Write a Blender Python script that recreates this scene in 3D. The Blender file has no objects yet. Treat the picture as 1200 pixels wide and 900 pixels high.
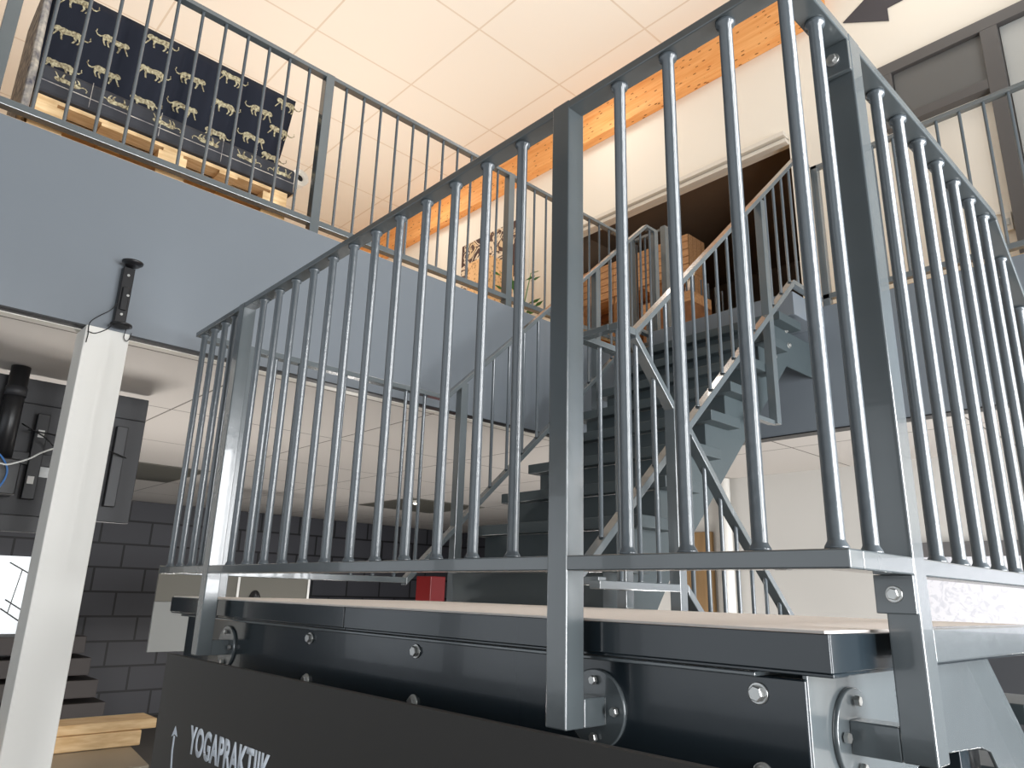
import bpy, bmesh, math, random
from mathutils import Vector, Matrix
random.seed(7)
C = bpy.context.scene.collection
WL = {}                                   # world position of every object's origin

# ------------------------------------------------------------------ materials
def lin(c):
    return tuple(((v/255)/12.92 if v/255 <= .04045 else ((v/255+.055)/1.055)**2.4) for v in c)+(1,)
def mat(name, rgb, rough=.5, metal=0, spec=.5, noise=0, nscale=8, bump=0, bscale=60, emit=None, coat=0, rgb2=None, stretch=None, ndetail=4):
    m = bpy.data.materials.new(name); m.use_nodes = True
    nt = m.node_tree; b = nt.nodes['Principled BSDF']
    b.inputs['Base Color'].default_value = lin(rgb)
    b.inputs['Roughness'].default_value = rough
    b.inputs['Metallic'].default_value = metal
    b.inputs['Specular IOR Level'].default_value = spec
    b.inputs['Coat Weight'].default_value = coat
    tc = nt.nodes.new('ShaderNodeTexCoord'); src = tc.outputs['Object']
    if stretch:
        mp = nt.nodes.new('ShaderNodeMapping'); mp.inputs['Scale'].default_value = stretch
        nt.links.new(src, mp.inputs['Vector']); src = mp.outputs['Vector']
    if noise:
        n = nt.nodes.new('ShaderNodeTexNoise'); n.inputs['Scale'].default_value = nscale; n.inputs['Detail'].default_value = ndetail
        nt.links.new(src, n.inputs['Vector'])
        mx = nt.nodes.new('ShaderNodeMix'); mx.data_type = 'RGBA'
        mr = nt.nodes.new('ShaderNodeMapRange'); mr.inputs[1].default_value = .3; mr.inputs[2].default_value = .7
        nt.links.new(n.outputs['Fac'], mr.inputs[0]); nt.links.new(mr.outputs[0], mx.inputs[0])
        a = lin(rgb); c2 = lin(rgb2) if rgb2 else tuple(v*(1-noise) for v in a[:3])+(1,)
        mx.inputs[6].default_value = a; mx.inputs[7].default_value = c2
        nt.links.new(mx.outputs[2], b.inputs['Base Color'])
    if bump:
        n2 = nt.nodes.new('ShaderNodeTexNoise'); n2.inputs['Scale'].default_value = bscale; n2.inputs['Detail'].default_value = 3
        nt.links.new(src, n2.inputs['Vector'])
        bp = nt.nodes.new('ShaderNodeBump'); bp.inputs['Strength'].default_value = bump; bp.inputs['Distance'].default_value = .01
        nt.links.new(n2.outputs['Fac'], bp.inputs['Height']); nt.links.new(bp.outputs[0], b.inputs['Normal'])
    if emit:
        b.inputs['Emission Color'].default_value = lin(emit[0]); b.inputs['Emission Strength'].default_value = emit[1]
    return m
M = {}
M['steel'] = mat('anthracite_lacquer', (92,99,102), .22, spec=.9, coat=.5, bump=.06, bscale=22, noise=.12, nscale=5)
M['bars'] = mat('anthracite_bar_lacquer', (86,93,98), .24, spec=.8, coat=.15, bump=.10, bscale=40)
M['beam'] = mat('anthracite_beam_lacquer', (36,45,51), .18, spec=.6, coat=.2, bump=.05, bscale=6)
M['tread'] = mat('anthracite_tread_paint', (63,72,75), .42, spec=.5, bump=.05, bscale=30)
M['fascia'] = mat('grey_fascia_paint', (112,119,126), .34, spec=.8, noise=.06, nscale=1.2)
M['zinc'] = mat('zinc_bolt', (205,205,202), .30, metal=.85)
M['ply'] = mat('plywood_edge', (250,240,232), .7, noise=.15, nscale=30, stretch=(1,8,8))
M['column'] = mat('white_column_paint', (236,234,228), .45, noise=.03, nscale=2)
M['cream'] = mat('cream_plaster', (242,236,225), .9, spec=.1)
M['white_wall'] = mat('white_plaster', (188,185,180), .9, spec=.1, noise=.04, nscale=1.5)
M['glulam'] = None
M['black'] = mat('black_metal', (26,26,28), .35, spec=.5)
M['tvback'] = mat('black_plastic', (44,44,47), .5, noise=.08, nscale=3)
M['tvrib'] = mat('black_plastic_rib', (33,33,36), .42)
M['cable_w'] = mat('white_cable', (225,225,222), .5)
M['cable_b'] = mat('blue_cable', (60,120,190), .5)
M['sign'] = mat('dark_sign_board', (57,55,53), .55, noise=.06, nscale=3)
M['lettering'] = mat('white_lettering', (222,230,240), .6)
M['pine'] = mat('pine_wood', (240,208,160), .65, noise=.3, nscale=9, stretch=(6,1,6), rgb2=(212,172,120))
M['crate'] = mat('crate_wood', (205,160,116), .7, noise=.3, nscale=8, stretch=(1,6,10), rgb2=(170,124,84))
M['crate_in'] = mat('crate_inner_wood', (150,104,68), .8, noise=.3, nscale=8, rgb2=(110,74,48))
M['navy'] = mat('dark_blue_fabric', (37,40,50), .85, spec=.2, bump=.2, bscale=300)
M['navy_sheen'] = mat('dark_blue_fabric_sheen', (58,59,64), .7, spec=.3, bump=.2, bscale=300)  # sofa fabric again, lighter on the mattress: its sheen is in the colour
M['cat'] = mat('leopard_motif_thread', (205,195,160), .9, noise=.5, nscale=90, rgb2=(120,105,80), ndetail=1)
M['armfab'] = mat('grey_blue_fabric_edge', (92,92,104), .9, noise=.7, nscale=22, rgb2=(215,205,190))
M['paper'] = mat('white_paper', (246,236,220), .9)
M['floor'] = mat('screed_floor', (88,84,79), .6, noise=.1, nscale=2)
M['tabletop'] = mat('beige_table_top', (158,146,128), .4)
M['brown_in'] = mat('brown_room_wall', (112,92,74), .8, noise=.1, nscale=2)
M['dark_frame'] = mat('dark_window_frame', (92,90,90), .5)
M['dark_panel'] = mat('dark_window_panel', (104,104,103), .6)
M['slate_grey'] = mat('dark_grey_wall', (88,88,90), .8)
M['frost'] = mat('frosted_glass_pane', (188,190,188), .25, spec=.5)
M['arrow'] = mat('dark_arrow_paint', (72,70,76), .7)
M['red'] = mat('red_lacquer', (112,6,6), .4)
M['palepanel'] = mat('pale_grey_panel', (128,130,128), .5)
M['olive'] = mat('olive_grey_panel', (96,94,86), .6)
M['dkstep'] = mat('dark_brown_step', (62,56,54), .6, noise=.15, nscale=4)
M['brown_door'] = mat('brown_door_wood', (134,104,66), .6, noise=.3, nscale=3, stretch=(6,6,1))
M['trim_w'] = mat('white_aluminium_rail', (225,220,210), .3, spec=.6)
M['plant'] = mat('green_leaf', (70,130,70), .6)
M['orange'] = mat('orange_glaze', (214,120,52), .35)
M['dark_sheet'] = mat('dark_band', (50,52,56), .5)
M['cream_dark'] = mat('ceiling_seam', (222,200,170), .9)

def node_mat(name, fn, rough=.6, spec=.3):
    m = bpy.data.materials.new(name); m.use_nodes = True
    nt = m.node_tree; b = nt.nodes['Principled BSDF']; b.inputs['Roughness'].default_value = rough; b.inputs['Specular IOR Level'].default_value = spec
    fn(nt, b); return m
def tiles(c1, c2, size, origin, w, wy=None, axes=(0,1), noisy=False):
    """square grid of thin seams; object coordinates are world coordinates for the setting"""
    def fn(nt, b):
        tc = nt.nodes.new('ShaderNodeTexCoord'); sp = nt.nodes.new('ShaderNodeSeparateXYZ'); nt.links.new(tc.outputs['Object'], sp.inputs[0])
        outs = []
        for k, ax in enumerate(axes):
            a = nt.nodes.new('ShaderNodeMath'); a.operation = 'SUBTRACT'; a.inputs[1].default_value = origin[k]; nt.links.new(sp.outputs[ax], a.inputs[0])
            p = nt.nodes.new('ShaderNodeMath'); p.operation = 'PINGPONG'; p.inputs[1].default_value = size[k]/2; nt.links.new(a.outputs[0], p.inputs[0])
            l = nt.nodes.new('ShaderNodeMath'); l.operation = 'LESS_THAN'; l.inputs[1].default_value = w; nt.links.new(p.outputs[0], l.inputs[0]); outs.append(l)
        mx = nt.nodes.new('ShaderNodeMath'); mx.operation = 'MAXIMUM'; nt.links.new(outs[0].outputs[0], mx.inputs[0]); nt.links.new(outs[1].outputs[0], mx.inputs[1])
        mc = nt.nodes.new('ShaderNodeMix'); mc.data_type = 'RGBA'; nt.links.new(mx.outputs[0], mc.inputs[0])
        mc.inputs[6].default_value = lin(c1); mc.inputs[7].default_value = lin(c2); nt.links.new(mc.outputs[2], b.inputs['Base Color'])
    return fn
M['ceil_up'] = node_mat('cream_ceiling_tiles', tiles((242,236,226),(224,212,196),(1.2,1.2),(-6.06,2.69),.010), .9, .1)
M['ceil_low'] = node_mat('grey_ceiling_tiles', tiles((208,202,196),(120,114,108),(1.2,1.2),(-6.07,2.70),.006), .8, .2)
def bricks(c1, c2, cm, bw, rh, offx=0, offz=0, ms=.008):
    def fn(nt, b):
        tc = nt.nodes.new('ShaderNodeTexCoord'); sp = nt.nodes.new('ShaderNodeSeparateXYZ'); nt.links.new(tc.outputs['Object'], sp.inputs[0])
        cb = nt.nodes.new('ShaderNodeCombineXYZ')
        ad = nt.nodes.new('ShaderNodeMath'); ad.inputs[1].default_value = offx; nt.links.new(sp.outputs[1], ad.inputs[0])
        az = nt.nodes.new('ShaderNodeMath'); az.inputs[1].default_value = offz; nt.links.new(sp.outputs[2], az.inputs[0])
        nt.links.new(ad.outputs[0], cb.inputs[0]); nt.links.new(az.outputs[0], cb.inputs[1])
        br = nt.nodes.new('ShaderNodeTexBrick'); br.inputs['Scale'].default_value = 1; br.inputs['Brick Width'].default_value = bw; br.inputs['Row Height'].default_value = rh
        br.inputs['Mortar Size'].default_value = ms; br.inputs['Color1'].default_value = lin(c1); br.inputs['Color2'].default_value = lin(c2); br.inputs['Mortar'].default_value = lin(cm)
        nt.links.new(cb.outputs[0], br.inputs['Vector']); nt.links.new(br.outputs['Color'], b.inputs['Base Color'])
    return fn
M['slate'] = node_mat('black_slate_blocks', bricks((66,66,71),(58,58,63),(10,10,12),.62,.305,.1,.09,.014), .5, .4)
def glulam_fn(nt, b):
    tc = nt.nodes.new('ShaderNodeTexCoord'); mp = nt.nodes.new('ShaderNodeMapping'); mp.inputs['Scale'].default_value = (.5,4,6); nt.links.new(tc.outputs['Object'], mp.inputs[0])
    n = nt.nodes.new('ShaderNodeTexNoise'); n.inputs['Scale'].default_value = 5; n.inputs['Detail'].default_value = 6; nt.links.new(mp.outputs[0], n.inputs[0])
    r = nt.nodes.new('ShaderNodeValToRGB'); r.color_ramp.elements[0].position = .3; r.color_ramp.elements[0].color = lin((232,156,86)); r.color_ramp.elements[1].position = .7; r.color_ramp.elements[1].color = lin((250,188,122))
    nt.links.new(n.outputs['Fac'], r.inputs[0])
    mp2 = nt.nodes.new('ShaderNodeMapping'); mp2.inputs['Scale'].default_value = (9,20,26); nt.links.new(tc.outputs['Object'], mp2.inputs[0])
    v = nt.nodes.new('ShaderNodeTexVoronoi'); v.inputs['Scale'].default_value = 1; nt.links.new(mp2.outputs[0], v.inputs[0])
    lt = nt.nodes.new('ShaderNodeMath'); lt.operation = 'LESS_THAN'; lt.inputs[1].default_value = .17; nt.links.new(v.outputs['Distance'], lt.inputs[0])
    mx = nt.nodes.new('ShaderNodeMix'); mx.data_type = 'RGBA'; nt.links.new(lt.outputs[0], mx.inputs[0]); nt.links.new(r.outputs[0], mx.inputs[6]); mx.inputs[7].default_value = lin((150,92,44))
    nt.links.new(mx.outputs[2], b.inputs['Base Color'])
M['glulam'] = node_mat('glulam_timber', glulam_fn, .6, .3)
def poster_fn(nt, b):
    tc = nt.nodes.new('ShaderNodeTexCoord'); n = nt.nodes.new('ShaderNodeTexNoise'); n.inputs['Scale'].default_value = 4.2; n.inputs['Detail'].default_value = 5; n.inputs['Distortion'].default_value = 1.2
    nt.links.new(tc.outputs['Object'], n.inputs[0])
    r = nt.nodes.new('ShaderNodeValToRGB'); e = r.color_ramp.elements; r.color_ramp.interpolation = 'CONSTANT'
    e[0].position = 0; e[0].color = lin((84,66,62)); e[1].position = .47; e[1].color = lin((232,214,190))
    x = e.new(.55); x.color = lin((96,76,70)); x = e.new(.62); x.color = lin((222,196,160))
    nt.links.new(n.outputs['Fac'], r.inputs[0]); nt.links.new(r.outputs[0], b.inputs['Base Color'])
M['poster'] = node_mat('brown_and_cream_print', poster_fn, .7, .2)
def cork_fn(nt, b):
    tc = nt.nodes.new('ShaderNodeTexCoord'); v = nt.nodes.new('ShaderNodeTexVoronoi'); v.inputs['Scale'].default_value = 26; nt.links.new(tc.outputs['Object'], v.inputs[0])
    r = nt.nodes.new('ShaderNodeValToRGB'); r.color_ramp.elements[0].color = lin((150,96,58)); r.color_ramp.elements[1].color = lin((240,196,146)); r.color_ramp.elements[1].position = .45
    nt.links.new(v.outputs['Distance'], r.inputs[0]); nt.links.new(r.outputs[0], b.inputs['Base Color'])
M['cork'] = node_mat('orange_wicker', cork_fn, .8, .2)
def marble_fn(nt, b):
    tc = nt.nodes.new('ShaderNodeTexCoord'); n = nt.nodes.new('ShaderNodeTexNoise'); n.inputs['Scale'].default_value = 14; n.inputs['Detail'].default_value = 8; n.inputs['Distortion'].default_value = 2
    nt.links.new(tc.outputs['Object'], n.inputs[0])
    r = nt.nodes.new('ShaderNodeValToRGB'); r.color_ramp.elements[0].position = .38; r.color_ramp.elements[0].color = lin((204,204,211)); r.color_ramp.elements[1].position = .5; r.color_ramp.elements[1].color = lin((222,221,226))
    nt.links.new(n.outputs['Fac'], r.inputs[0]); nt.links.new(r.outputs[0], b.inputs['Base Color'])
M['film'] = node_mat('white_window_film', marble_fn, .6, .2)

# ------------------------------------------------------------------ mesh helpers
def BM(): return bmesh.new()
def box(bm, x0, x1, y0, y1, z0, z1, mi=0):
    v = [bm.verts.new((x, y, z)) for x in (x0, x1) for y in (y0, y1) for z in (z0, z1)]
    for f in ((0,1,3,2),(4,6,7,5),(0,4,5,1),(2,3,7,6),(0,2,6,4),(1,5,7,3)):
        fc = bm.faces.new([v[i] for i in f]); fc.material_index = mi
    return v
def prism(bm, pts, axis, a, b, mi=0):
    """polygon pts (2-D, in the two other axes in xyz order) extruded along axis from a to b"""
    def P(p, t):
        if axis == 'x': return (t, p[0], p[1])
        if axis == 'y': return (p[0], t, p[1])
        return (p[0], p[1], t)
    A = [bm.verts.new(P(p, a)) for p in pts]; B = [bm.verts.new(P(p, b)) for p in pts]; n = len(pts)
    fs = [bm.faces.new(A), bm.faces.new(B[::-1])]
    for i in range(n): fs.append(bm.faces.new((A[i], B[i], B[(i+1) % n], A[(i+1) % n])))
    for f in fs: f.material_index = mi
def ring(bm, c, u, v, r, n): return [bm.verts.new(c+u*(r*math.cos(2*math.pi*i/n))+v*(r*math.sin(2*math.pi*i/n))) for i in range(n)]
def lathe(bm, p, d, prof, n=20, caps=True, mi=0, phase=None):
    """prof: list of (distance along d, radius)"""
    p = Vector(p); d = Vector(d).normalized(); u = d.orthogonal().normalized() if phase is None else Vector(phase); v = d.cross(u)
    rs = [ring(bm, p+d*t, u, v, r, n) for t, r in prof]
    for a, b in zip(rs, rs[1:]):
        for i in range(n):
            f = bm.faces.new((a[i], a[(i+1) % n], b[(i+1) % n], b[i])); f.smooth = n > 8; f.material_index = mi
    if caps:
        for f in (bm.faces.new(rs[0][::-1]), bm.faces.new(rs[-1])): f.material_index = mi
def tube(bm, pts, r, n=8, mi=0):
    pts = [Vector(p) for p in pts]; rs = []
    for i, p in enumerate(pts):
        d = (pts[min(i+1, len(pts)-1)]-pts[max(i-1, 0)]).normalized(); u = d.cross(Vector((.31,.2,.93))).normalized(); rs.append(ring(bm, p, u, d.cross(u), r, n))
    for a, b in zip(rs, rs[1:]):
        for i in range(n):
            f = bm.faces.new((a[i], a[(i+1) % n], b[(i+1) % n], b[i])); f.smooth = True; f.material_index = mi
    bm.faces.new(rs[0][::-1]); bm.faces.new(rs[-1])
def curve_pts(P, k=6):
    """Catmull-Rom through P"""
    P = [Vector(p) for p in P]; Q = [P[0]*2-P[1]]+P+[P[-1]*2-P[-2]]; out = []
    for i in range(1, len(Q)-2):
        for j in range(k):
            t = j/k; a, b, c, d = Q[i-1:i+3]
            out.append(.5*((2*b)+(c-a)*t+(2*a-5*b+4*c-d)*t*t+(3*b-a-3*c+d)*t**3))
    return out+[P[-1]]
def link(name, bm, mats, parent=None, bevel=0, label=None, world=(0,0,0), recalc=True):
    w = Vector(world)
    if parent is not None and parent.name in WL and world == (0,0,0): w = WL[parent.name]
    if recalc: bmesh.ops.recalc_face_normals(bm, faces=bm.faces)
    me = bpy.data.meshes.new(name); bmesh.ops.translate(bm, verts=bm.verts, vec=-w); bm.to_mesh(me); bm.free()
    for m in (mats if isinstance(mats, list) else [mats]): me.materials.append(m)
    o = bpy.data.objects.new(name, me); C.objects.link(o)
    if parent is not None:
        o.parent = parent; o.location = w-WL[parent.name]
    else: o.location = w
    WL[o.name] = w
    if bevel:
        b = o.modifiers.new('edge', 'BEVEL'); b.width = bevel; b.segments = 2; b.limit_method = 'ANGLE'
    if label: o['label'] = label
    return o
def thing(name, label, cat, loc, group=None):
    o = bpy.data.objects.new(name, None); C.objects.link(o); o.location = loc; WL[o.name] = Vector(loc); o.empty_display_size = .1
    o['label'] = label; o['category'] = cat
    if group: o['group'] = group
    return o
def single(name, bm, m, label, cat, world, group=None, bevel=0):
    o = link(name, bm, m, None, bevel, None, world); o['label'] = label; o['category'] = cat
    if group: o['group'] = group
    return o
def struct(name, bm, m, bevel=0):
    o = link(name, bm, m, None, bevel); o['kind'] = 'structure'; return o
def copy_tree(o, delta=None, parent=None):
    c = o.copy(); C.objects.link(c)
    if parent is not None: c.parent = parent
    if delta is not None: c.location = o.location+Vector(delta)
    WL[c.name] = WL[o.name]+Vector(delta or (0,0,0))
    for ch in o.children: copy_tree(ch, None, c)
    return c
def interp(pts, y):
    for (a, za), (b, zb) in zip(pts, pts[1:]):
        if a <= y <= b: return za+(zb-za)*(y-a)/(b-a)
    return pts[0][1] if y < pts[0][0] else pts[-1][1]

# ------------------------------------------------------------------ measured levels
DECK = -.038; ZT = 1.074; ZB = .0745; GF = 1.947; FB = 1.095; CEIL = 5.6; FLOOR = -1.626
RISE = .1985

# ------------------------------------------------------------------ the setting
bm = BM(); box(bm, -10.9, 3.6, -4.1, 9, FLOOR-.1, FLOOR); struct('floor', bm, M['floor'])
bm = BM(); box(bm, -10.9, 3.7, -4.1, 9, CEIL, CEIL+.1); struct('ceiling', bm, M['ceil_up'])
# slab of the gallery: floor, tiled underside, grey edges
bm = BM(); box(bm, -10.75, -3.52, -4.0, 5.7, 1.75, GF); box(bm, -3.52, 3.6, 4.67, 5.7, 1.75, GF); box(bm, -10.75, 3.6, 5.7, 8.9, 1.75, GF)
struct('floor_gallery', bm, M['pine'])
bm = BM(); box(bm, -10.75, -3.515, -4.0, 6.1, FB+.004, FB+.05); box(bm, -3.515, 3.6, 4.665, 6.1, FB+.004, FB+.05); struct('ceiling_under_gallery', bm, M['ceil_low'])
bm = BM(); box(bm, -10.75, -3.0, 6.1, 8.9, FB+.004, FB+.05); struct('ceiling_back_room', bm, M['ceil_low'])
bm = BM(); box(bm, -3.6, -3.5, -4.0, 4.65, FB, GF-.012); struct('wall_gallery_edge_left', bm, M['fascia'])
bm = BM(); box(bm, -3.5, 3.6, 4.65, 4.75, FB, GF-.012); struct('wall_gallery_edge_back', bm, M['fascia'])
bm = BM(); box(bm, -3.6, -3.498, -4.0, 4.652, FB-.008, FB); box(bm, -3.5, 3.6, 4.648, 4.75, FB-.008, FB); struct('trim_1', bm, M['black'])
bm = BM(); box(bm, -3.60, -3.55, -4.0, 4.6, FB-.012, FB+.004); struct('trim_2', bm, M['trim_w'])
# upper back wall with the wide opening
bm = BM()
box(bm, -10.75, -5.2, 5.7, 5.85, GF, CEIL); box(bm, -5.2, -2.55, 5.7, 5.85, 4.07, CEIL); box(bm, -2.55, 3.6, 5.7, 5.85, GF, CEIL)
struct('wall_back', bm, M['cream'])
bm = BM(); box(bm, -5.25, -2.55, 5.63, 5.7, 4.0, 4.04); box(bm, -5.25, -2.55, 5.60, 5.7, 4.055, 4.10); struct('trim_3', bm, M['trim_w'], .003)
bm = BM(); box(bm, -10.9, -10.75, -4.1, 9, FB, CEIL); struct('wall_left', bm, M['cream'])
# brown room behind the opening
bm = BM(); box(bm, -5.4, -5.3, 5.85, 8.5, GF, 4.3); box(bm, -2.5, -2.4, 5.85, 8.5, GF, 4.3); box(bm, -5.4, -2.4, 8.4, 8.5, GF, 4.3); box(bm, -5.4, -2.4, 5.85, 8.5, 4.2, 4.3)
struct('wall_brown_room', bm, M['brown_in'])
# lower walls
bm = BM(); box(bm, -10.9, -10.75, -4.1, 9, FLOOR, FB+.004); struct('wall_left_lower', bm, M['slate'])
bm = BM(); box(bm, -5.0, 3.6, 6.1, 6.2, FLOOR, FB+.004); struct('wall_back_lower', bm, M['white_wall'])
bm = BM(); box(bm, -10.75, -5.0, 8.8, 8.9, FLOOR, FB+.004); struct('wall_far_lower', bm, M['slate'])
# hall walls behind and beside the photographer
bm = BM(); box(bm, -10.9, 3.6, -4.1, -4.0, FLOOR, -1.0); box(bm, -10.9, 3.6, -4.1, -4.0, 1.7, CEIL)
for x in (-10.9, -8.0, -5.1, -2.2, .7, 3.3): box(bm, x, x+.3, -4.1, -4.0, -1.0, 1.7)
struct('wall_front', bm, M['slate_grey'])
bm = BM(); box(bm, 3.6, 3.75, -4.1, 9, FLOOR, -1.25); box(bm, 3.6, 3.75, -4.1, 9, 1.7, CEIL)
box(bm, 3.6, 3.75, -4.1, -.2, -1.25, 1.7); box(bm, 3.6, 3.75, 5.6, 9, -1.25, 1.7)
for y in (-.2, 1.2, 2.6, 4.0, 5.4): box(bm, 3.6, 3.75, y, y+.2, -1.25, 1.7)
struct('wall_right', bm, M['slate_grey'])

# glulam beam under the ceiling
bm = BM(); box(bm, -10.7, -2.10, 5.58, 5.698, 5.095, CEIL-.01)
struct('trim_4', bm, M['glulam'], .004)
# painted wall arrow
bm = BM(); prism(bm, [(-1.966,4.96),(-1.60,4.746),(-1.60,4.878),(-1.1,4.874),(-1.1,5.04),(-1.60,5.04),(-1.60,5.174)], 'y', 5.69, 5.6995)
single('painted_arrow', bm, M['arrow'], 'dark grey arrow on the cream upper wall, pointing left', 'arrow', (-1.6,5.695,4.746))
# interior window with dark frame, upper right
T = thing('window_2', 'dark grey framed interior window upper right', 'window', (-1.2,5.66,GF))
T['kind'] = 'structure'; del T['label']; del T['category']
bm = BM()
box(bm, -1.72, 1.6, 5.62, 5.698, 4.19, 4.29); box(bm, -.985, -.87, 5.62, 5.698, 1.96, 4.19); box(bm, -1.72, -1.62, 5.62, 5.698, 3.69, 4.19)
box(bm, -1.62, -.985, 5.62, 5.698, 3.69, 3.77); box(bm, -.87, 1.6, 5.62, 5.698, 1.96, 2.04)
link('window_frame', bm, M['dark_frame'], T, .004)
bm = BM(); box(bm, -1.615, -.99, 5.655, 5.697, 3.775, 4.185); link('blind_panel', bm, M['dark_panel'], T)
bm = BM(); box(bm, -.865, 1.6, 5.67, 5.69, 2.05, 4.185); link('pane', bm, M['frost'], T)
# light switch with a stub of conduit
T = thing('light_switch', 'small white wall switch with conduit beside the dark window post', 'switch', (-1.03,5.7,2.6))
bm = BM(); box(bm, -1.06, -1.0, 5.67, 5.699, 2.56, 2.70); link('housing', bm, M['trim_w'], T, .003)
bm = BM(); box(bm, -1.045, -1.015, 5.662, 5.67, 2.60, 2.65); link('rocker', bm, M['frost'], T, .002)
bm = BM(); box(bm, -1.17, -1.06, 5.685, 5.699, 2.71, 2.73); link('conduit', bm, M['trim_w'], T)
# lower right window band with white film
bm = BM(); box(bm, -2.0, 1.6, 6.04, 6.098, .355, .46); struct('window_3', bm, M['dark_frame'], .004)
bm = BM(); box(bm, -2.0, 1.6, 6.06, 6.095, -.16, .354); struct('window_4', bm, M['film'])
bm = BM(); box(bm, -2.0, 1.6, 6.05, 6.095, FLOOR, -.161); struct('added_dark_sheet', bm, M['dark_sheet'])  # dark sheet added to keep the view below the film dark
bm = BM(); box(bm, -4.12, -3.78, 6.05, 6.098, FLOOR, .62); struct('door_1', bm, M['brown_door'], .004)
bm = BM(); lathe(bm, (-3.60,6.03,FLOOR), (0,0,1), [(0,.05),(2.716,.05)], 20)
single('white_pipe', bm, M['column'], 'white vertical pipe on the pale lower wall behind the stairs', 'pipe', (-3.60,6.03,FLOOR))

# ------------------------------------------------------------------ steel parts
def post(parent, x, y, z0, z1, s=.05, label=None, name='post', m='steel'):
    bm = BM(); box(bm, x, x+s, y, y+s, z0, z1); return link(name, bm, M[m], parent, .0028, label)
def bar(parent, x, y, z0, z1, r=.0122, fine=True, m='bars', up=None):
    bm = BM(); n = 20 if fine else 12
    if fine: prof = [(0,r+.005),(.004,r+.0045),(.011,r+.0005),(.013,r),(z1-z0-.012,r),(z1-z0-.008,r+.0055),(z1-z0-.002,r+.0065),(z1-z0,r+.005)]
    else: prof = [(0,r+.003),(.006,r),(z1-z0-.006,r),(z1-z0,r+.003)]
    lathe(bm, (x,y,z0), (0,0,1), prof, n)
    return link('baluster', bm, M[m], parent, world=(x,y,z0))
def rail_yz(bm, x0, x1, pts, h):
    x0 += .0007; x1 -= .0007
    for (a, za), (b, zb) in zip(pts, pts[1:]):
        hh = h*math.hypot(b-a, zb-za)/abs(b-a)
        prism(bm, [(a,za),(b,zb),(b,zb-hh),(a,za-hh)], 'x', x0, x1)
def bolt(parent, p, d, r=.0125, L=.010, washer=True):
    bm = BM()
    if washer: lathe(bm, p, d, [(0,r*1.35),(.0028,r*1.35),(.0032,r*1.25)], 24)
    q = Vector(p)+Vector(d)*.003
    lathe(bm, q, d, [(0,r),(L*.8,r),(L,r*.86)], 6)
    return link('bolt', bm, M['zinc'], parent)
def flange(parent, c, d, r=.070, t=.008):
    bm = BM(); lathe(bm, c, d, [(0,r),(t*.8,r),(t,r-.002)], 40)
    return link('flange', bm, M['steel'], parent)

# front railing of the landing (runs along x, turns the corner)
R = thing('landing_railing', 'anthracite steel railing along the front of the stair landing, nearest to the viewer', 'railing', (-1.8,1.05,DECK))
bm = BM(); box(bm, -3.17, -.429, 1.029, 1.074, 1.053, ZT); box(bm, -.479, -.429, 1.074, 1.262, 1.053, ZT); link('top_rail', bm, M['steel'], R, .0025)
bm = BM(); box(bm, -3.17, -.429, 1.029, 1.074, .047, ZB); box(bm, -.479, -.429, 1.074, 1.262, .047, ZB); link('bottom_rail', bm, M['steel'], R, .0025)
for x in (-1.001, -2.716):
    p = post(R, x, 1.0275, -.2265, ZT+.001)
    bm = BM(); box(bm, x, x+.05, 1.0775, 1.137, -.2265, -.1765); link('bracket_arm', bm, M['steel'], R, .0025)
    f = flange(R, (x+.025,1.144,-.2), (0,-1,0))
    for k in range(4):
        a = math.pi/2+k*math.pi/2; bolt(f, (x+.025+.050*math.cos(a), 1.136, -.2+.050*math.sin(a)), (0,-1,0), .0085, .008, False)
xs = [-1.124-.1285*i for i in range(12)]+[-2.80,-2.90,-3.01,-3.12]+[-.572,-.702,-.826]
for x in xs: bar(R, x, 1.0515, ZB, 1.053)
for y in (1.052, 1.172): bar(R, -.455, y, ZB, 1.053)
for z0, z1 in ((.985,1.053),(-.012,.047)):
    bm = BM(); box(bm, -.489, -.429, 1.252, 1.2635, z0, z1); pl = link('fixing_plate', bm, M['steel'], R, .0015)
    bolt(pl, (-.459,1.252,(z0+z1)/2), (0,-1,0), .0095, .007)

# right railing of the landing; its handrail turns down with the lower flight
R = thing('side_railing', 'anthracite steel railing at the right of the landing, sloping down at its far end', 'railing', (-.454,1.8,DECK))
hr = [(1.263,ZT),(2.228,ZT),(3.6,-.215)]; lr = [(1.263,ZB),(2.16,ZB),(3.6,-1.28)]
bm = BM(); rail_yz(bm, -.479, -.429, hr, .021); link('top_rail', bm, M['steel'], R, .0025)
bm = BM(); rail_yz(bm, -.479, -.429, lr, .028); link('bottom_rail', bm, M['steel'], R, .0025)
post(R, -.479, 1.2645, -.2275, ZT+.001); post(R, -.479, 3.3, -1.3, .06)
bm = BM(); box(bm, -.5545, -.479, 1.2645, 1.3145, -.2275, -.1775); link('bracket_arm', bm, M['steel'], R, .0025)
f = flange(R, (-.5625,1.29,-.2), (1,0,0), .070)
for k in range(4):
    a = math.pi/2+k*math.pi/2; bolt(f, (-.5545, 1.29+.050*math.cos(a), -.2+.050*math.sin(a)), (1,0,0), .0085, .008, False)
bm = BM(); box(bm, -.478, -.4297, 1.313, 2.2, -.084, -.033); link('toe_rail', bm, M['steel'], R, .0025)
y = 1.455
while y < 3.5:
    if abs(y-3.32) > .06: bar(R, -.455, y, interp(lr, y), interp(hr, y)-.021)
    y += .1235

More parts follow.
